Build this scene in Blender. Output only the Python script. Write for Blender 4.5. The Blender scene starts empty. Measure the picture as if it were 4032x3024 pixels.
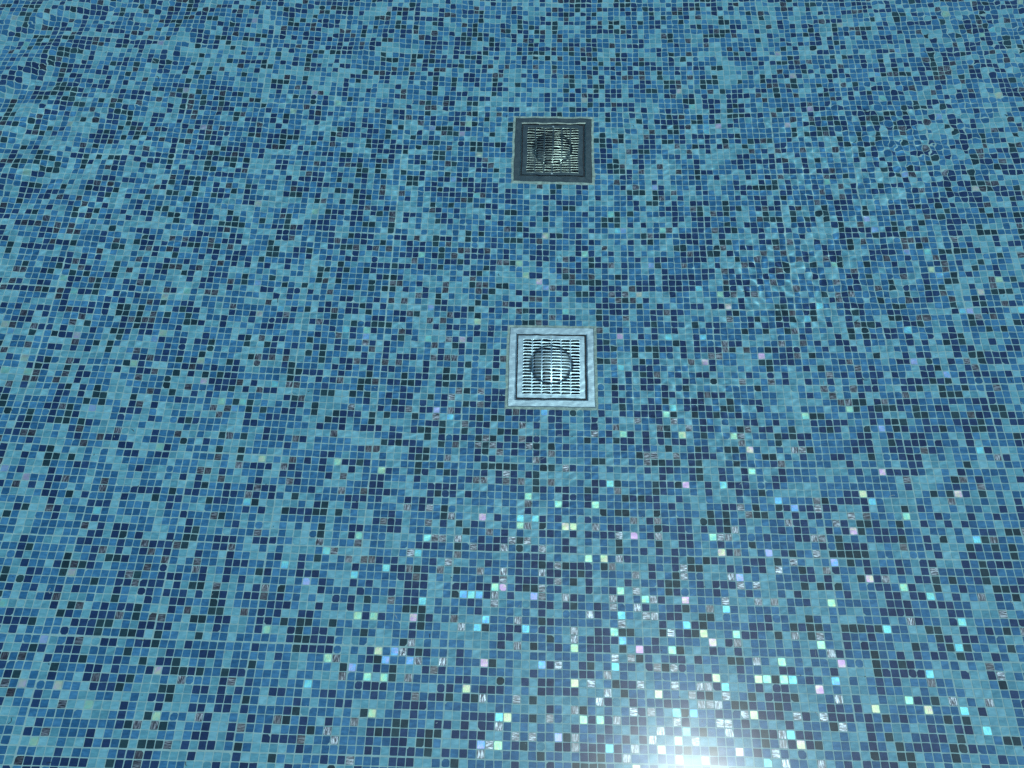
import bpy, math, random
import numpy as np
from mathutils import Matrix, Vector

# ------------------------------------------------------------------ units
U = 0.0218                 # one mosaic pitch in metres; lengths below are counted in it
DEPTH = 43.964             # water depth in pitches (0.96 m)
EYE = (-4.0728, -43.065, 62.9145 + 43.964)
scene = bpy.context.scene
col = scene.collection
rng = np.random.default_rng(11)
random.seed(5)

# ------------------------------------------------------------------ camera
cam_data = bpy.data.cameras.new('camera')
cam_data.sensor_width = 36.0
cam_data.lens = 26.0
cam_data.clip_start = 0.01
cam_data.clip_end = 500.0
camera = bpy.data.objects.new('camera', cam_data)
col.objects.link(camera)
rot = (Matrix.Rotation(0.032556, 4, 'Z') @ Matrix.Rotation(0.460884, 4, 'X')
       @ Matrix.Rotation(-0.00599, 4, 'Z'))
camera.matrix_world = Matrix.Translation(Vector(EYE) * U) @ rot
scene.camera = camera

# ------------------------------------------------------------------ sky, sun, exposure
SUN = Vector((0.205, -0.040, 0.978)).normalized()
world = bpy.data.worlds.new('World')
scene.world = world
world.use_nodes = True
wn, wl = world.node_tree.nodes, world.node_tree.links
sky = wn.new('ShaderNodeTexSky')
sky.sky_type = 'NISHITA'
sky.sun_disc = False
sky.sun_elevation = math.asin(SUN.z)
sky.sun_rotation = math.atan2(SUN.x, SUN.y)
wn['Background'].inputs['Strength'].default_value = 0.10
wl.new(sky.outputs['Color'], wn['Background'].inputs['Color'])
sun_data = bpy.data.lights.new('sun', 'SUN')
sun_data.energy = 4.0
sun_data.angle = math.radians(0.55)
sun_data.color = (1.0, 0.985, 0.95)
sun = bpy.data.objects.new('sun', sun_data)
col.objects.link(sun)
sun.rotation_euler = SUN.to_track_quat('Z', 'Y').to_euler()
sun.location = SUN * 8
sun_data.cycles.is_caustics_light = True
scene.view_settings.view_transform = 'Standard'
scene.view_settings.look = 'None'
scene.view_settings.exposure = -0.20
scene.view_settings.gamma = 1.0
scene.view_settings.use_curve_mapping = False
scene.cycles.caustics_refractive = True
scene.cycles.caustics_reflective = True
scene.cycles.blur_glossy = 0.1
scene.cycles.max_bounces = 8
scene.cycles.transmission_bounces = 6
scene.cycles.glossy_bounces = 3
scene.cycles.diffuse_bounces = 2
scene.cycles.use_denoising = True
scene.cycles.sample_clamp_indirect = 6.0


# ------------------------------------------------------------------ material helpers
def new_mat(name):
    m = bpy.data.materials.new(name)
    m.use_nodes = True
    nt = m.node_tree
    nt.nodes.clear()
    out = nt.nodes.new('ShaderNodeOutputMaterial')
    return m, nt, out


def node(nt, kind, **kw):
    n = nt.nodes.new(kind)
    for k, v in kw.items():
        if k.startswith('i_'):
            n.inputs[k[2:].replace('_', ' ')].default_value = v
        else:
            setattr(n, k, v)
    return n


def coords(nt, scale):
    """world position counted in mosaic pitches"""
    g = node(nt, 'ShaderNodeNewGeometry')
    v = node(nt, 'ShaderNodeVectorMath', operation='SCALE')
    nt.links.new(g.outputs['Position'], v.inputs[0])
    v.inputs['Scale'].default_value = scale / U
    return v.outputs[0]


def attr(nt, name):
    return node(nt, 'ShaderNodeAttribute', attribute_name=name, attribute_type='GEOMETRY')


def ramp(nt, fac, stops, mode='LINEAR'):
    r = node(nt, 'ShaderNodeValToRGB')
    r.color_ramp.interpolation = mode
    e = r.color_ramp.elements
    while len(e) < len(stops):
        e.new(0.5)
    for k, (p, c) in enumerate(stops):
        e[k].position = p
        e[k].color = (*c, 1)
    nt.links.new(fac, r.inputs[0])
    return r.outputs[0]


def math_node(nt, op, a, b):
    n = node(nt, 'ShaderNodeMath', operation=op)
    for s, v in ((0, a), (1, b)):
        if isinstance(v, (int, float)):
            n.inputs[s].default_value = v
        else:
            nt.links.new(v, n.inputs[s])
    return n.outputs[0]


def glass_tile(name, lo, mid, hi, cloud=1.0, rough=0.40, spec=0.12):
    """opaque vitreous mosaic: cloudy body colour, fine pits, satin face"""
    m, nt, out = new_mat(name)
    L = nt.links.new
    tone = attr(nt, 'tone').outputs['Fac']
    c = coords(nt, 1.0)
    mp = node(nt, 'ShaderNodeMapping')
    mp.inputs['Rotation'].default_value = (0, 0, 0.75)
    mp.inputs['Scale'].default_value = (0.7, 2.2, 1)
    L(c, mp.inputs[0])
    shift = node(nt, 'ShaderNodeCombineXYZ')
    L(math_node(nt, 'MULTIPLY', tone, 37.0), shift.inputs[2])
    add = node(nt, 'ShaderNodeVectorMath', operation='ADD')
    L(mp.outputs[0], add.inputs[0]); L(shift.outputs[0], add.inputs[1])
    n1 = node(nt, 'ShaderNodeTexNoise', i_Scale=1.6, i_Detail=3.0, i_Roughness=0.6)
    L(add.outputs[0], n1.inputs['Vector'])
    n2 = node(nt, 'ShaderNodeTexNoise', i_Scale=9.0, i_Detail=2.0, i_Roughness=0.7)
    L(c, n2.inputs['Vector'])
    f = math_node(nt, 'ADD', math_node(nt, 'MULTIPLY', n1.outputs[0], 1.15 * cloud),
                  math_node(nt, 'MULTIPLY', n2.outputs[0], 0.35))
    f = math_node(nt, 'ADD', f, math_node(nt, 'MULTIPLY', tone, 0.70))
    f = math_node(nt, 'SUBTRACT', f, 0.57 * cloud + 0.07)
    base = ramp(nt, f, [(0.05, lo), (0.45, mid), (0.95, hi)])
    b = node(nt, 'ShaderNodeBsdfPrincipled')
    L(base, b.inputs['Base Color'])
    b.inputs['Roughness'].default_value = rough
    b.inputs['Specular IOR Level'].default_value = spec
    bu = node(nt, 'ShaderNodeBump', i_Strength=0.35, i_Distance=0.0006)
    L(n2.outputs[0], bu.inputs['Height'])
    L(bu.outputs[0], b.inputs['Normal'])
    L(b.outputs[0], out.inputs[0])
    return m


def sparkle_tile(name):
    """smoky glass with streaks of metal foil that flash near the mirror direction"""
    m, nt, out = new_mat(name)
    L = nt.links.new
    tone = attr(nt, 'tone').outputs['Fac']
    c = coords(nt, 1.0)
    shift = node(nt, 'ShaderNodeCombineXYZ')
    L(math_node(nt, 'MULTIPLY', tone, 91.0), shift.inputs[2])
    streaks = []
    for sc in ((0.9, 5.5, 1), (5.5, 0.9, 1)):
        mp = node(nt, 'ShaderNodeMapping')
        mp.inputs['Scale'].default_value = sc
        L(c, mp.inputs[0])
        add = node(nt, 'ShaderNodeVectorMath', operation='ADD')
        L(mp.outputs[0], add.inputs[0]); L(shift.outputs[0], add.inputs[1])
        n = node(nt, 'ShaderNodeTexNoise', i_Scale=1.5, i_Detail=3.0, i_Roughness=0.65)
        L(add.outputs[0], n.inputs['Vector'])
        streaks.append(n.outputs[0])
    pick = math_node(nt, 'GREATER_THAN', tone, 0.5)
    mx = node(nt, 'ShaderNodeMix', data_type='FLOAT')
    L(pick, mx.inputs[0]); L(streaks[0], mx.inputs[2]); L(streaks[1], mx.inputs[3])
    h = mx.outputs[0]
    mask = ramp(nt, h, [(0.40, (0.05,) * 3), (0.62, (1.0,) * 3)])
    d = node(nt, 'ShaderNodeBsdfPrincipled')
    L(ramp(nt, tone, [(0, (0.004, 0.007, 0.016)), (1, (0.010, 0.010, 0.024))]), d.inputs['Base Color'])
    d.inputs['Roughness'].default_value = 0.35
    g = node(nt, 'ShaderNodeBsdfAnisotropic')
    g.distribution = 'GGX'
    L(ramp(nt, h, [(0.4, (0.22, 0.30, 0.42)), (0.7, (0.80, 0.92, 1.0))]), g.inputs['Color'])
    g.inputs['Roughness'].default_value = 0.38
    bu = node(nt, 'ShaderNodeBump', i_Strength=0.5, i_Distance=0.001)
    L(h, bu.inputs['Height'])
    L(bu.outputs[0], g.inputs['Normal'])
    ms = node(nt, 'ShaderNodeMixShader')
    lot = node(nt, 'ShaderNodeMath', operation='FRACT')
    L(math_node(nt, 'MULTIPLY', tone, 13.7), lot.inputs[0])
    amount = math_node(nt, 'ADD', math_node(nt, 'MULTIPLY', lot.outputs[0], 0.9), 0.3)
    L(math_node(nt, 'MULTIPLY', math_node(nt, 'MULTIPLY', mask, amount), FOIL), ms.inputs[0])
    L(d.outputs[0], ms.inputs[1]); L(g.outputs[0], ms.inputs[2])
    L(ms.outputs[0], out.inputs[0])
    return m


def pearl_tile(name):
    """iridescent glass: pale cyan body under a film whose tint differs from tile to tile"""
    m, nt, out = new_mat(name)
    L = nt.links.new
    tone = attr(nt, 'tone').outputs['Fac']
    c = coords(nt, 1.0)
    n = node(nt, 'ShaderNodeTexNoise', i_Scale=1.1, i_Detail=3.0, i_Roughness=0.7)
    L(c, n.inputs['Vector'])
    f = math_node(nt, 'ADD', tone, math_node(nt, 'MULTIPLY', math_node(nt, 'SUBTRACT', n.outputs[0], 0.5), 0.75))
    film = ramp(nt, f, [(0.02, (0.95, 0.42, 0.80)), (0.20, (1.0, 0.84, 0.45)), (0.32, (0.80, 1.0, 0.42)),
                        (0.50, (0.42, 1.0, 0.66)), (0.68, (0.20, 0.86, 1.0)), (0.84, (0.16, 0.45, 1.0)),
                        (0.98, (0.58, 0.48, 1.0))])
    d = node(nt, 'ShaderNodeBsdfPrincipled')
    d.inputs['Base Color'].default_value = (0.10, 0.32, 0.39, 1)
    d.inputs['Roughness'].default_value = 0.4
    g = node(nt, 'ShaderNodeBsdfAnisotropic')
    g.distribution = 'GGX'
    L(film, g.inputs['Color'])
    g.inputs['Roughness'].default_value = 0.46
    n2 = node(nt, 'ShaderNodeTexNoise', i_Scale=7.0, i_Detail=2.0)
    L(c, n2.inputs['Vector'])
    bu = node(nt, 'ShaderNodeBump', i_Strength=0.4, i_Distance=0.0008)
    L(n2.outputs[0], bu.inputs['Height']); L(bu.outputs[0], g.inputs['Normal'])
    ms = node(nt, 'ShaderNodeMixShader')
    ms.inputs[0].default_value = PEARL
    L(d.outputs[0], ms.inputs[1]); L(g.outputs[0], ms.inputs[2])
    L(ms.outputs[0], out.inputs[0])
    return m


FOIL = 0.38
PEARL = 0.36
tile_mats = [
    glass_tile('glass_light_blue', (0.084, 0.265, 0.345), (0.134, 0.372, 0.450), (0.24, 0.515, 0.595)),
    glass_tile('glass_mid_blue', (0.015, 0.097, 0.210), (0.029, 0.152, 0.300), (0.070, 0.250, 0.440)),
    glass_tile('glass_navy', (0.005, 0.026, 0.084), (0.008, 0.038, 0.118), (0.020, 0.072, 0.180), cloud=0.7),
    glass_tile('glass_dark_teal', (0.005, 0.028, 0.042), (0.009, 0.044, 0.060), (0.022, 0.072, 0.088), cloud=0.7),
    sparkle_tile('smoky_foil_glass'),
    pearl_tile('pearl_glass'),
]
LIGHT, MID, NAVY, TEAL, FOILED, PEARLY = range(6)


def grout_material():
    m, nt, out = new_mat('cement_grout')
    L = nt.links.new
    c = coords(nt, 1.0)
    n1 = node(nt, 'ShaderNodeTexNoise', i_Scale=0.35, i_Detail=4.0)
    L(c, n1.inputs['Vector'])
    n2 = node(nt, 'ShaderNodeTexNoise', i_Scale=5.0, i_Detail=4.0)
    L(c, n2.inputs['Vector'])
    f = math_node(nt, 'ADD', math_node(nt, 'MULTIPLY', n1.outputs[0], 0.6), math_node(nt, 'MULTIPLY', n2.outputs[0], 0.4))
    b = node(nt, 'ShaderNodeBsdfPrincipled')
    L(ramp(nt, f, [(0.3, (0.25, 0.42, 0.42)), (0.7, (0.36, 0.55, 0.53))]), b.inputs['Base Color'])
    b.inputs['Roughness'].default_value = 0.75
    bu = node(nt, 'ShaderNodeBump', i_Strength=0.4, i_Distance=0.001)
    L(n2.outputs[0], bu.inputs['Height']); L(bu.outputs[0], b.inputs['Normal'])
    L(b.outputs[0], out.inputs[0])
    return m


def far_mosaic_material():
    """the same mosaic as colour only, where the floor runs on past the built tiles"""
    m, nt, out = new_mat('mosaic_beyond')
    L = nt.links.new
    c = coords(nt, 1.0)
    ad = node(nt, 'ShaderNodeVectorMath', operation='ADD')
    ad.inputs[1].default_value = (0.5, 0, 0.5)
    L(c, ad.inputs[0])
    fl = node(nt, 'ShaderNodeVectorMath', operation='FLOOR'); L(ad.outputs[0], fl.inputs[0])
    wnz = node(nt, 'ShaderNodeTexWhiteNoise', noise_dimensions='2D'); L(fl.outputs[0], wnz.inputs['Vector'])
    base = ramp(nt, wnz.outputs[0], [(0, (0.125, 0.37, 0.475)), (0.33, (0.042, 0.20, 0.39)), (0.68, (0.013, 0.048, 0.165)),
                                     (0.87, (0.014, 0.06, 0.085)), (0.95, (0.02, 0.02, 0.03))], 'CONSTANT')
    fr = node(nt, 'ShaderNodeVectorMath', operation='FRACTION'); L(ad.outputs[0], fr.inputs[0])
    sb = node(nt, 'ShaderNodeVectorMath', operation='SUBTRACT'); L(fr.outputs[0], sb.inputs[0])
    sb.inputs[1].default_value = (0.5, 0.5, 0)
    ab = node(nt, 'ShaderNodeVectorMath', operation='ABSOLUTE'); L(sb.outputs[0], ab.inputs[0])
    sp = node(nt, 'ShaderNodeSeparateXYZ'); L(ab.outputs[0], sp.inputs[0])
    joint = math_node(nt, 'GREATER_THAN', math_node(nt, 'MAXIMUM', sp.outputs[0], sp.outputs[1]), 0.455)
    mx = node(nt, 'ShaderNodeMix', data_type='RGBA')
    L(joint, mx.inputs[0]); L(base, mx.inputs[6]); mx.inputs[7].default_value = (0.27, 0.45, 0.42, 1)
    b = node(nt, 'ShaderNodeBsdfPrincipled'); L(mx.outputs[2], b.inputs['Base Color'])
    b.inputs['Roughness'].default_value = 0.45
    L(b.outputs[0], out.inputs[0])
    return m


def steel_material(name, colour, rough, scratch=0.35):
    m, nt, out = new_mat(name)
    L = nt.links.new
    c = coords(nt, 1.0)
    n1 = node(nt, 'ShaderNodeTexNoise', i_Scale=0.8, i_Detail=5.0, i_Roughness=0.65); L(c, n1.inputs['Vector'])
    mp = node(nt, 'ShaderNodeMapping'); mp.inputs['Rotation'].default_value = (0, 0, 0.5)
    mp.inputs['Scale'].default_value = (0.6, 9, 1); L(c, mp.inputs[0])
    n2 = node(nt, 'ShaderNodeTexNoise', i_Scale=2.0, i_Detail=3.0); L(mp.outputs[0], n2.inputs['Vector'])
    b = node(nt, 'ShaderNodeBsdfPrincipled')
    lo = tuple(v * 0.78 for v in colour)
    L(ramp(nt, n1.outputs[0], [(0.3, lo), (0.7, colour)]), b.inputs['Base Color'])
    b.inputs['Metallic'].default_value = 1.0
    r = math_node(nt, 'ADD', math_node(nt, 'MULTIPLY', n1.outputs[0], 0.16), rough - 0.08)
    L(r, b.inputs['Roughness'])
    bu = node(nt, 'ShaderNodeBump', i_Strength=scratch, i_Distance=0.0004)
    L(n2.outputs[0], bu.inputs['Height']); L(bu.outputs[0], b.inputs['Normal'])
    L(b.outputs[0], out.inputs[0])
    return m


def plain_material(name, colour, rough=0.7):
    m, nt, out = new_mat(name)
    c = coords(nt, 1.0)
    n = node(nt, 'ShaderNodeTexNoise', i_Scale=3.0, i_Detail=4.0)
    nt.links.new(c, n.inputs['Vector'])
    b = node(nt, 'ShaderNodeBsdfPrincipled')
    nt.links.new(ramp(nt, n.outputs[0], [(0.3, tuple(v * 0.6 for v in colour)), (0.7, colour)]), b.inputs['Base Color'])
    b.inputs['Roughness'].default_value = rough
    nt.links.new(b.outputs[0], out.inputs[0])
    return m


def water_material():
    m, nt, out = new_mat('pool_water')
    g = node(nt, 'ShaderNodeBsdfGlass')
    g.inputs['IOR'].default_value = 1.333
    g.inputs['Roughness'].default_value = 0.0
    g.inputs['Color'].default_value = (0.84, 0.965, 1.0, 1)
    s = node(nt, 'ShaderNodeBsdfAnisotropic')     # light scattered back by ripples too fine to build
    s.distribution = 'GGX'
    s.inputs['Color'].default_value = (0.80, 0.94, 1.0, 1)
    s.inputs['Roughness'].default_value = SHEEN_ROUGH
    ms = node(nt, 'ShaderNodeMixShader')
    ms.inputs[0].default_value = SHEEN
    nt.links.new(g.outputs[0], ms.inputs[1]); nt.links.new(s.outputs[0], ms.inputs[2])
    nt.links.new(ms.outputs[0], out.inputs[0])
    return m


SHEEN = 0.0064
SHEEN_ROUGH = 0.195


# ------------------------------------------------------------------ object helpers
def tag(o, label=None, category=None, group=None, kind=None):
    if label: o['label'] = label
    if category: o['category'] = category
    if group: o['group'] = group
    if kind: o['kind'] = kind
    return o


def mesh_object(name, verts, faces, mats, parent=None, loc=(0, 0, 0), smooth=False, mat_index=None, tone=None):
    """verts counted in pitches"""
    me = bpy.data.meshes.new(name)
    v = np.asarray(verts, dtype=np.float64) * U
    me.from_pydata(v.tolist(), [], faces)
    for mt in (mats if isinstance(mats, (list, tuple)) else [mats]):
        me.materials.append(mt)
    if mat_index is not None:
        me.polygons.foreach_set('material_index', np.asarray(mat_index, dtype=np.int32))
    if tone is not None:
        a = me.attributes.new('tone', 'FLOAT', 'FACE')
        a.data.foreach_set('value', np.asarray(tone, dtype=np.float32))
    me.polygons.foreach_set('use_smooth', [bool(smooth)] * len(me.polygons))
    me.update()
    o = bpy.data.objects.new(name, me)
    o.location = Vector(loc) * U
    if parent is not None:
        o.parent = parent
    col.objects.link(o)
    return o


def bulk_mesh(name, verts, loops, starts, mats, parent=None, mat_index=None, tone=None, smooth=None):
    me = bpy.data.meshes.new(name)
    me.vertices.add(len(verts))
    me.vertices.foreach_set('co', (np.asarray(verts) * U).astype(np.float32).ravel())
    me.loops.add(len(loops))
    me.loops.foreach_set('vertex_index', loops.astype(np.int32))
    me.polygons.add(len(starts))
    me.polygons.foreach_set('loop_start', starts.astype(np.int32))
    for mt in mats:
        me.materials.append(mt)
    if mat_index is not None:
        me.polygons.foreach_set('material_index', mat_index.astype(np.int32))
    if smooth is not None:
        me.polygons.foreach_set('use_smooth', np.full(len(starts), smooth))
    me.update(calc_edges=True)
    if tone is not None:
        a = me.attributes.new('tone', 'FLOAT', 'FACE')
        a.data.foreach_set('value', tone.astype(np.float32))
    o = bpy.data.objects.new(name, me)
    if parent is not None:
        o.parent = parent
    col.objects.link(o)
    return o


# ------------------------------------------------------------------ pool floor: grout bed with two drain openings
grout = grout_material()
DRAINS = [(0.0, 6.5), (0.0, 44.5)]          # centres, near and far
GZ = -0.035                                  # grout sits a little below the tile faces
HALF = 6.10                                  # opening half width under each drain frame
BX0, BX1, BY0, BY1 = -112, 96, -58, 84       # extent of the built mosaic
OX0, OX1, OY0, OY1 = -190, 180, -120, 160
xs = [OX0, BX0, -HALF, HALF, BX1, OX1]
ys = [OY0, BY0, 6.5 - HALF, 6.5 + HALF, 44.5 - HALF, 44.5 + HALF, BY1, OY1]
verts = [(x, y, GZ) for y in ys for x in xs]
faces, mi = [], []
for j in range(len(ys) - 1):
    for i in range(len(xs) - 1):
        if i == 2 and j in (2, 4):
            continue
        a = j * len(xs) + i
        faces.append((a, a + 1, a + 1 + len(xs), a + len(xs)))
        mi.append(0 if 1 <= i <= 3 and 1 <= j <= 5 else 1)
pool_floor = mesh_object('pool_floor', verts, faces, [grout, far_mosaic_material()], mat_index=mi)
tag(pool_floor, 'blue glass mosaic pool floor with pale grout under clear water', kind='structure')
SPECIAL = {"g":[(-35,-31),(-27,-34),(-24,-29),(-22,-36),(-22,-29),(-20,-36),(-7,-25),(-6,-43),(-4,-17),(-3,-13),(1,-14),(4,-40),(5,-21),(6,-40),(6,-14),(8,-30),(9,-25),(10,-4),(12,-26),(15,-32),(16,-1),(17,29),(21,-18),(23,-30),(25,-4),(25,18),(26,-35),(27,-9),(28,-35),(28,-33),(33,-31),(35,-26),(35,-1),(41,0),(42,-37),(44,-24),(46,-15)],
    "p":[(-17,-29),(-8,-34),(10,11),(11,-32),(11,-18),(17,-26),(18,-11),(20,-31),(22,-43),(22,7),(30,8),(32,-36),(35,-33),(40,-23)],
    "c":[(-34,-23),(-29,-37),(-29,-21),(-25,-24),(-21,-23),(-17,-21),(-16,-19),(-9,-30),(-8,-29),(-6,-40),(-3,-30),(-2,-16),(7,-43),(8,-34),(8,-11),(9,-28),(10,6),(15,-39),(16,-41),(17,-29),(17,11),(21,-36),(22,-27),(22,11),(23,-11),(25,-44),(28,-41),(29,-35),(37,14),(39,16),(41,-29),(42,-13),(45,-34),(47,-25),(48,-38),(49,-31),(50,-40),(50,-28),(54,-18)],
    "v":[(-31,-25),(-24,-35),(-8,-43),(-2,-26),(1,-42),(24,-23),(28,-20),(36,-21),(45,-3),(51,7)],
    "y":[(-21,-40),(-21,-33),(-10,-37),(-5,-40),(2,-17),(3,-36),(3,-17),(7,-21),(10,-45),(13,-43),(13,-37),(15,-44),(15,-42),(18,-44),(18,-4),(19,-30),(20,-35),(22,-20),(24,-39),(25,-35),(29,-42),(38,-38)],
    "b":[(-19,-33),(-17,-34),(-9,-26),(-1,-34),(17,-39),(30,-13),(34,-35)],
    "s":[(-19,-15),(-18,-23),(-18,-21),(-17,-24),(-16,-15),(-13,-22),(-12,-19),(-10,-20),(-10,-11),(-9,-23),(-9,-11),(-9,-5),(-8,-18),(-6,-23),(-5,-19),(-4,-11),(-4,-5),(-3,-19),(-3,-17),(-3,-6),(-2,-8),(-1,-20),(0,-11),(1,-22),(7,-37),(8,-40),(8,-33),(8,-27),(8,-26),(9,-29),(10,-43),(10,-39),(11,-36),(11,-27),(12,-39),(13,-41),(13,-34),(13,-28),(13,-26),(15,-40),(15,-36),(15,-34),(15,-30),(17,-42),(17,-37),(18,-38),(18,-36),(19,-38),(19,-36),(20,-40),(20,-38),(20,-27),(21,-41),(21,-40),(21,-37),(22,-26),(23,-39),(23,-31),(25,-33),(26,-43),(26,-26),(27,-44),(27,-42),(27,-41),(28,-26),(29,-39),(30,-30),(31,-44),(32,-39),(33,-30),(34,-40),(34,-37),(34,-32)]}

# ------------------------------------------------------------------ mosaic tiles
J, I = np.meshgrid(np.arange(BY0, BY1), np.arange(BX0 + 1, BX1), indexing='ij')
I, J = I.ravel(), J.ravel()
# what the lens could see of the floor, with room for a step to either side
left_edge = -62 - 34 * (J + 46) / 117 - 12
right_edge = 54 + 27 * (J + 46) / 117 + 12
keep = (I > left_edge) & (I < right_edge)
for dx, dy in DRAINS:
    keep &= ~((np.abs(I - dx) < 6.9) & (np.abs(J + 0.5 - dy) < 6.9) & (np.abs(I) <= 6) & (np.abs(J + 0.5 - dy) < 6.6))
I, J = I[keep], J[keep]
n = len(I)
fade = np.clip((J - 10) / 70.0, 0, 1)                      # fewer special tiles read as such far off
r = rng.random(n)
kind = np.full(n, LIGHT)
# slow drift of the mix from one part of the floor to the next
drift = np.zeros(n)
for _ in range(40):
    lam, a = math.exp(rng.uniform(math.log(5), math.log(40))), rng.uniform(0, math.pi)
    drift += np.sin(2 * math.pi / lam * (I * math.cos(a) + J * math.sin(a)) + rng.uniform(0, 6.28))
drift *= 0.048 * math.sqrt(2 / 40)
c1 = 0.285 + drift
c2 = c1 + 0.365
c3 = c2 + 0.205 - 0.6 * drift
c4 = c3 + 0.085 - 0.2 * drift
kind[r > c1] = MID
kind[r > c2] = NAVY
kind[r > c3] = TEAL
kind[r > c4] = FOILED
rp = rng.random(n)
tone = rng.random(n)
pearl_p = np.where((I > 0) & (J < 15), 0.006, np.where((I < -20) | (J > 40), 0.010, 0.016))
kind[rp < pearl_p] = PEARLY
index = {(int(a), int(b)): k for k, (a, b) in enumerate(zip(I, J))}
same = rng.random(n)
for k in np.nonzero(same < 0.20)[0]:                      # short runs of one colour, as the setter's hand left them
    q = index.get((int(I[k]), int(J[k]) - 1) if same[k] < 0.12 else (int(I[k]) - 1, int(J[k])))
    if q is not None and kind[q] < FOILED:
        kind[k] = kind[q]
TONES = {'p': 0.06, 'y': 0.25, 'g': 0.44, 'c': 0.66, 'b': 0.82, 'v': 0.95}
# around the sun's glare the foil and pearl tiles stand where the photograph has them
near_glare = (I > 12) & (I < 43) & (J < -24) & ((kind == FOILED) | (kind == PEARLY))
kind[near_glare] = rng.choice([LIGHT, MID, NAVY], near_glare.sum())
for key, cells in SPECIAL.items():
    for cell in cells:
        k = index.get(cell)
        if k is None:
            continue
        if key == 's':
            kind[k] = FOILED
        else:
            kind[k] = PEARLY
            tone[k] = np.clip(TONES[key] + rng.uniform(-0.05, 0.05), 0.01, 0.99)

sheet_i, sheet_j = (I + 600) // 12, (J + 608) // 12
S = np.unique(np.stack([sheet_i, sheet_j], 1), axis=0, return_inverse=True)[1].ravel()
ns = S.max() + 1
sdx, sdy, sr = rng.uniform(-.035, .035, ns), rng.uniform(-.035, .035, ns), rng.uniform(-.004, .004, ns)
li, lj = (I + 600) % 12 - 5.5, (J + 608) % 12 - 5.5
shrink = 0.994                                            # leaves a slightly wider joint between sheets
cx = I - li + li * shrink + sdx[S] - sr[S] * lj + rng.normal(0, .010, n)
cy = J + .5 - lj + lj * shrink + sdy[S] + sr[S] * li + rng.normal(0, .010, n)
hw = 0.452 + rng.normal(0, .007, n)
hh = 0.452 + rng.normal(0, .007, n)
ang = rng.normal(0, .010, n) + sr[S]
tiltx, tilty = rng.normal(0, .010, n), rng.normal(0, .010, n)
cut = rng.uniform(.03, .075, (n, 4))
worn = rng.random((n, 4)) < 0.018
cut[worn] = rng.uniform(.14, .30, worn.sum())
worn2 = np.repeat(rng.random((n, 1)) < 0.012, 4, 1)
cut[worn2] = rng.uniform(.15, .26, worn2.sum())
# eight-sided outline, lower ring then upper ring
ox = np.zeros((n, 8)); oy = np.zeros((n, 8))
sx = [1, 1, -1, -1]; sy = [-1, 1, 1, -1]
for q in range(4):
    x0, y0 = sx[q] * hw, sy[q] * hh
    c = cut[:, q]
    if q in (0, 2):
        ox[:, 2*q], oy[:, 2*q] = x0 - sx[q] * c, y0
        ox[:, 2*q+1], oy[:, 2*q+1] = x0, y0 - sy[q] * c
    else:
        ox[:, 2*q], oy[:, 2*q] = x0, y0 - sy[q] * c
        ox[:, 2*q+1], oy[:, 2*q+1] = x0 - sx[q] * c, y0
bev = 0.93
tx = np.concatenate([ox, ox * bev], 1); ty = np.concatenate([oy, oy * bev], 1)
tz = np.concatenate([np.full((n, 8), -0.045), np.zeros((n, 8))], 1)
ca, sa = np.cos(ang)[:, None], np.sin(ang)[:, None]
rx, ry = ca * tx - sa * ty, sa * tx + ca * ty
rz = tz + tiltx[:, None] * rx + tilty[:, None] * ry + rng.normal(0, .003, n)[:, None]
local = np.stack([rx, ry, rz], 2)                         # n x 16 x 3, about the tile's own centre
FACE8 = [tuple(range(8, 16))] + [(k, (k + 1) % 8, 8 + (k + 1) % 8, 8 + k) for k in range(8)]

# the tiles that show largest in the photograph are objects of their own
inv = camera.matrix_world.inverted()
R = np.array(inv.to_3x3()); T = np.array(inv.translation)
P = np.stack([cx, cy, np.zeros(n)], 1)
E = np.array(EYE)
h = np.hypot(P[:, 0] - E[0], P[:, 1] - E[1])
wr = h * 0.655                                            # roughly where the sight line crosses the surface
for _ in range(30):
    th = np.arctan2(wr, E[2] - DEPTH)
    wr = h - DEPTH * np.tan(np.arcsin(np.sin(th) / 1.333))
    wr = 0.5 * (wr + (E[2] - DEPTH) * np.tan(th)) if _ < 29 else wr
dirx = (P[:, 0] - E[0]) / h * wr; diry = (P[:, 1] - E[1]) / h * wr
d = np.stack([dirx, diry, np.full(n, -(E[2] - DEPTH))], 1) @ R.T
px = d[:, 0] / -d[:, 2] * 2912 + 2016
py = 1512 - d[:, 1] / -d[:, 2] * 2912
inside = (px > 6) & (px < 4026) & (py > 0) & (py < 3010)
score = np.where(inside, py, -1e9)
big = np.argsort(-score)[:300]
is_big = np.zeros(n, bool); is_big[big] = True
for k in big:
    mesh_object('tile', local[k], FACE8, tile_mats[kind[k]], parent=pool_floor,
                loc=(cx[k], cy[k], 0), tone=[tone[k]] * 9)
rest = ~is_big
m = int(rest.sum())
world_v = local[rest] + np.stack([cx[rest], cy[rest], np.zeros(m)], 1)[:, None, :]
fl = np.array(sum([list(f) for f in FACE8], []))
loops = (fl[None, :] + 16 * np.arange(m)[:, None]).ravel()
st = np.concatenate([[0], 8 + 4 * np.arange(8)])
starts = (st[None, :] + 40 * np.arange(m)[:, None]).ravel()
mosaic = bulk_mesh('mosaic_tiles', world_v.reshape(-1, 3), loops, starts, tile_mats, parent=pool_floor,
                   mat_index=np.repeat(kind[rest], 9), tone=np.repeat(tone[rest], 9), smooth=False)
mosaic['kind'] = 'stuff'

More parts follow.
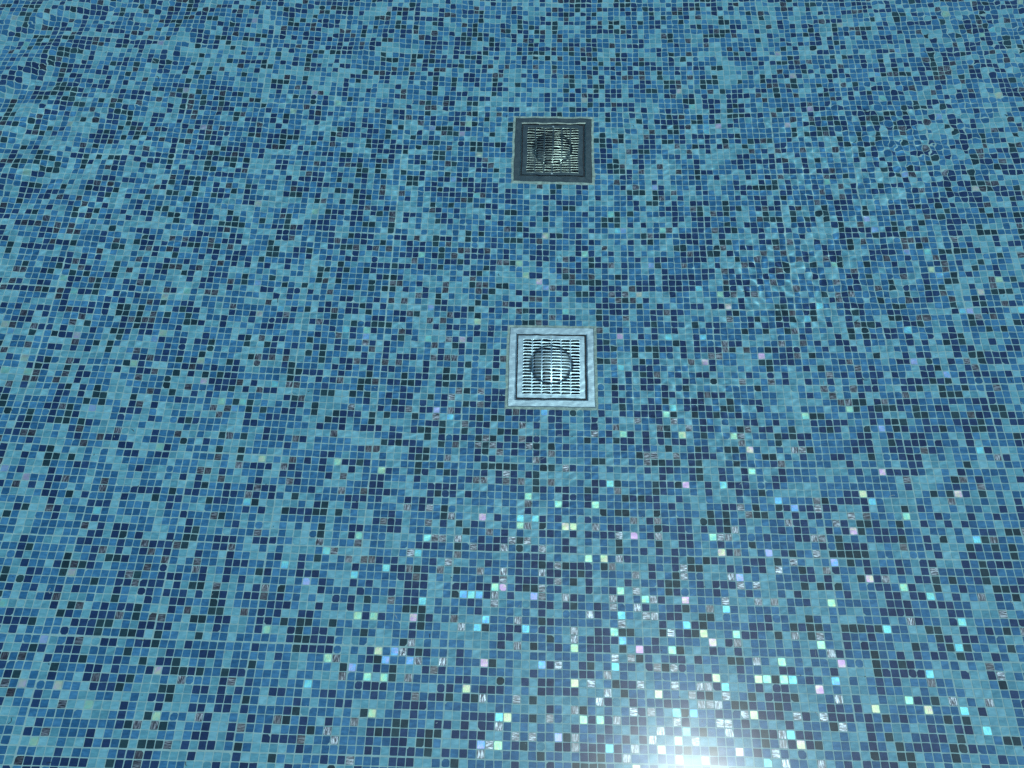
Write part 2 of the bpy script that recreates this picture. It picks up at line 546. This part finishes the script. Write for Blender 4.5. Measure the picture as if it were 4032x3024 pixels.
# ------------------------------------------------------------------ floor drains
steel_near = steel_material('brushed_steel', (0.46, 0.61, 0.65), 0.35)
steel_far = steel_material('steel_dark_reflection', (0.24, 0.29, 0.25), 0.25)  # same steel as the near drain, base colour darkened to imitate a dark reflection
sump_mat = plain_material('sump_plaster', (0.16, 0.24, 0.26))
pipe_mat = plain_material('pipe_plastic', (0.10, 0.12, 0.13), 0.4)
hole_mat = plain_material('dark_gasket', (0.012, 0.014, 0.016), 0.6)
screw_mat = plain_material('pale_screw', (0.55, 0.66, 0.66), 0.4)
bed_mat = plain_material('bed_mortar', (0.40, 0.52, 0.44), 0.8)

FO, FI = 6.2, 5.06          # drain frame outer and inner half widths
PO = 4.84                   # plate half width
SX, SY = 1.39, 0.478        # slot spacing across and along
SW, SH = 0.60, 0.135        # slot half length and half height


def dome(x, y):
    """pressed boss in the middle of the plate"""
    r = np.hypot(x, y - 0.25)
    return 0.20 / (1 + np.exp((r - 2.95) / 0.06)) + 0.27 * np.clip(1 - (r / 3.0) ** 2, 0, 1)


def ring_mesh(profiles):
    """square rings of (half width, z) joined into mitred bands"""
    v, f = [], []
    for hwid, z in profiles:
        v += [(-hwid, -hwid, z), (hwid, -hwid, z), (hwid, hwid, z), (-hwid, hwid, z)]
    for a in range(len(profiles) - 1):
        for k in range(4):
            b = (k + 1) % 4
            f.append((4*a + k, 4*a + b, 4*a + 4 + b, 4*a + 4 + k))
    return v, f


def plate_mesh():
    v, f = [], []

    def quad_strip(r0, r1):
        N = len(r0)
        for k in range(N):
            f.append((r0[k], r0[(k + 1) % N], r1[(k + 1) % N], r1[k]))

    def put(x, y, z=0.0, d=True):
        v.append((x, y, z + (float(dome(x, y)) if d else 0)))
        return len(v) - 1
    nxs, nys = 6, 18
    N = 28
    for a in range(nxs):
        for b in range(nys):
            qx = (a - (nxs - 1) / 2) * SX
            qy = (b - (nys - 1) / 2) * SY
            hwx, hhy = SX / 2, SY / 2
            outer, lip, edge, low = [], [], [], []
            for k in range(N):
                t = 2 * math.pi * (k + 0.5) / N
                # capsule
                if 2 <= k % 14 <= 11:
                    u = (k % 14 - 2) / 9.0
                    s = 1 if k < 14 else -1
                    hxk = (SW - SH) * (1 - 2 * u) * s
                    hyk = SH * s
                    oxk, oyk = hwx * (1 - 2 * u) * s * 1.0, hhy * s
                    nxk, nyk = 0, s
                else:
                    kk = k % 14
                    s = 1 if (k < 2 or k >= 26) else -1
                    up = {0: .35, 1: .8, 12: .8, 13: .35}[kk] * (1 if k < 14 else -1)
                    hxk = s * ((SW - SH) + SH * math.cos(up * math.pi / 2))
                    hyk = SH * math.sin(up * math.pi / 2)
                    oxk, oyk = s * hwx, hhy * up
                    nxk, nyk = s * math.cos(up * 1.57), math.sin(up * 1.57)
                outer.append(put(qx + oxk, qy + oyk))
                lip.append(put(qx + hxk + nxk * .045, qy + hyk + nyk * .045, 0.022))
                edge.append(put(qx + hxk, qy + hyk, -0.02))
                low.append(put(qx + hxk, qy + hyk, -0.12))
            quad_strip(outer, lip); quad_strip(lip, edge); quad_strip(edge, low)
    # margin round the slot field
    X, Y = nxs / 2 * SX, nys / 2 * SY
    rings = []
    for wx, wy, z in ((X, Y, 0), (PO - 0.03, PO - 0.03, 0), (PO, PO, -0.03), (PO, PO, -0.14)):
        rings.append([put(sx_ * wx, sy_ * wy, z, False) for sx_, sy_ in ((-1, -1), (1, -1), (1, 1), (-1, 1))])
    for a in range(3):
        quad_strip(rings[a], rings[a + 1])
    return v, f


def disc_mesh(r0, z0, r1, z1, N=20, cap=True):
    v, f = [], []
    for r_, z_ in ((r0, z0), (r1, z1)):
        for k in range(N):
            t = 2 * math.pi * k / N
            v.append((r_ * math.cos(t), r_ * math.sin(t), z_))
    for k in range(N):
        f.append((k, (k + 1) % N, N + (k + 1) % N, N + k))
    if cap:
        f.append(tuple(range(N, 2 * N)))
    return v, f


plate_v, plate_f = plate_mesh()
LABELS = ['bright brushed steel drain grate, the one nearer the sun glare',
          'steel drain grate with a dark reflection painted into its colour, the one farther from the sun glare']
for k, (dx, dy) in enumerate(DRAINS):
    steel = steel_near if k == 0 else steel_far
    root = bpy.data.objects.new('floor_drain', None)
    root.empty_display_size = 0.05
    root.location = Vector((dx, dy, 0)) * U
    root.rotation_euler.z = (0.004, -0.006)[k]
    col.objects.link(root)
    tag(root, LABELS[k], 'drain', 'square steel drains set in the pool floor')
    # cement haunching between the cut tiles and the frame, uneven like hand work
    v, f = [], []
    nseg = 40
    for s in range(4 * nseg):
        side, u = divmod(s, nseg)
        t = u / nseg * 2 - 1
        for wid, z in ((6.16, 0.06), (6.40 + 0.04 * math.sin(s * 1.7 + k) + 0.03 * math.sin(s * 0.61), 0.045), (6.62, -0.03)):
            x, y = ((t, -1), (1, t), (-t, 1), (-1, -t))[side]
            v.append((x * wid, y * wid, z))
    M = 4 * nseg
    for s in range(M):
        a, b = 3 * s, 3 * ((s + 1) % M)
        f += [(a, a + 1, b + 1, b), (a + 1, a + 2, b + 2, b + 1)]
    mesh_object('mortar_joint', v, f, bed_mat, parent=root, smooth=True)
    v, f = ring_mesh([(FO, -0.10), (FO, 0.05), (FO - 0.11, 0.13), (FI + 0.17, 0.125), (FI, 0.05), (FI, -0.03), (FI, -0.45)])
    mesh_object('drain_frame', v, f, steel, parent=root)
    v, f = ring_mesh([(FI - 0.002, -0.24), (4.4, -0.24), (4.4, -0.5)])
    mesh_object('gasket', v, f, hole_mat, parent=root)
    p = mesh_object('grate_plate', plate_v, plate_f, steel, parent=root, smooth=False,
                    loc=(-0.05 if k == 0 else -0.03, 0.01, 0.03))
    p.data.polygons.foreach_set('use_smooth', [q_ < len(plate_f) - 12 for q_ in range(len(plate_f))])
    for sy_ in (1, -1):
        v, f = disc_mesh(0.17, 0.0, 0.12, 0.05, 14)
        s_ = mesh_object('screw', v, f, screw_mat, parent=p, loc=(-0.03, sy_ * 4.55, 0.0))
    # sump below: four walls, floor, pipe mouth
    v, f = ring_mesh([(4.4, -0.5), (4.4, -6.5)])
    f.append((4, 5, 6, 7))
    mesh_object('sump', v, f, sump_mat, parent=root)
    v, f = disc_mesh(1.6, -5.2, 1.6, -6.4, 24)
    mesh_object('pipe_mouth', v, f, pipe_mat, parent=root)

# ------------------------------------------------------------------ specks and fibres lying on the mosaic
fib_mats = [plain_material('pale_fibre', (0.55, 0.66, 0.66)), plain_material('dark_speck', (0.03, 0.04, 0.05))]
v, f, mi = [], [], []
for q in range(230):
    j = rng.uniform(-46, 70)
    x0 = rng.uniform(-62 - 34 * (j + 46) / 117, 54 + 27 * (j + 46) / 117)
    if abs(x0) < 6.6 and (abs(j - 6.5) < 6.6 or abs(j - 44.5) < 6.6):
        continue
    a0 = rng.uniform(0, 6.28); L_ = rng.choice([.12, .25, .5, .8], p=[.4, .3, .2, .1]); w_ = rng.uniform(.025, .05)
    bend = rng.uniform(-2.5, 2.5); steps = 5
    b0 = len(v); x, y, a_ = x0, j, a0
    for s in range(steps + 1):
        nx_, ny_ = -math.sin(a_) * w_, math.cos(a_) * w_
        v += [(x + nx_, y + ny_, .02), (x - nx_, y - ny_, .02), (x, y, .02 + w_ * 1.6)]
        x += math.cos(a_) * L_ / steps; y += math.sin(a_) * L_ / steps; a_ += bend / steps
    mat_k = 0 if rng.random() < .6 else 1
    for s in range(steps):
        a = b0 + 3 * s
        for c_, d_ in ((0, 2), (2, 1), (1, 0)):
            f.append((a + c_, a + 3 + c_, a + 3 + d_, a + d_)); mi.append(mat_k)
deb = mesh_object('debris', v, f, fib_mats, mat_index=mi)
tag(deb, 'scattered specks and short fibres lying on the mosaic tiles', kind='stuff')

# ------------------------------------------------------------------ water surface
RES = 7
wx0, wx1, wy0, wy1 = -80, 66, -50, 52
gx = np.linspace(wx0, wx1, (wx1 - wx0) * RES + 1)
gy = np.linspace(wy0, wy1, (wy1 - wy0) * RES + 1)
GX, GY = np.meshgrid(gx, gy)
Z = np.zeros_like(GX)


def bump_at(x, y, rx_, ry_):
    return np.exp(-((GX - x) / rx_) ** 2 - ((GY - y) / ry_) ** 2)


def waves(count, lmin, lmax, slope, env, direction=None, spread_=math.pi):
    z = np.zeros_like(GX)
    for _ in range(count):
        lam = math.exp(rng.uniform(math.log(lmin), math.log(lmax)))
        a = (rng.uniform(0, math.pi) if direction is None else direction + rng.uniform(-spread_, spread_))
        kx_, ky_ = 2 * math.pi / lam * math.cos(a), 2 * math.pi / lam * math.sin(a)
        z += slope * lam / (2 * math.pi) * math.sqrt(2 / count) * np.sin(kx_ * GX + ky_ * GY + rng.uniform(0, 6.28))
    return z * env


far_env = np.clip((GY + 30) / 70, 0, 1)
corner = bump_at(-70, 44, 24, 30)
patch = bump_at(24, 3, 9, 7) + 0.6 * bump_at(33, -4, 8, 8)
corner_r = bump_at(56, 40, 13, 11)
Z += waves(14, 14, 30, 0.0045, 0.6 + 0.8 * far_env)
Z += waves(14, 6, 12, 0.0040, 0.30 + 0.5 * far_env + 1.1 * corner, 2.2, 0.5)
Z += waves(18, 2.0, 4.5, 0.0022, 0.3 + 0.55 * far_env + 1.2 * patch + 1.2 * corner_r)
Z += waves(22, 1.0, 1.9, 0.0022, 0.3 + 0.75 * far_env + 1.3 * patch + 1.2 * corner_r + 3.0 * bump_at(42, 20, 9, 8))
Z += waves(24, 0.75, 1.3, 0.0017, 0.5 + 0.8 * bump_at(5, -12, 30, 22) + 0.5 * far_env, 2.15, 0.4)
ny_, nx_ = GX.shape
V = np.stack([GX, GY, DEPTH + Z], 2).reshape(-1, 3)
# calm skirt that carries the surface on past the built ripples
idx = np.arange(ny_ * nx_).reshape(ny_, nx_)
quads = np.stack([idx[:-1, :-1], idx[:-1, 1:], idx[1:, 1:], idx[1:, :-1]], 2).reshape(-1, 4)
border = np.concatenate([idx[0, :], idx[1:, -1], idx[-1, -2::-1], idx[-2:0:-1, 0]])
bv = V[border].copy()
bv[:, 0] = np.interp(bv[:, 0], [wx0, wx1], [OX0, OX1]); bv[:, 1] = np.interp(bv[:, 1], [wy0, wy1], [OY0, OY1]); bv[:, 2] = DEPTH
b1 = len(V) + np.arange(len(border))
V = np.concatenate([V, bv])
skirt = np.stack([b1, np.roll(b1, -1), np.roll(border, -1), border], 1)
quads = np.concatenate([quads, skirt])
water = bulk_mesh('water', V, quads.ravel(), 4 * np.arange(len(quads)), [water_material()], smooth=True)
tag(water, 'clear rippled pool water lying over the whole blue mosaic floor', kind='structure')
water.cycles.is_caustics_caster = True
for o in scene.objects:
    if o.type == 'MESH' and o is not water:
        o.cycles.is_caustics_receiver = True
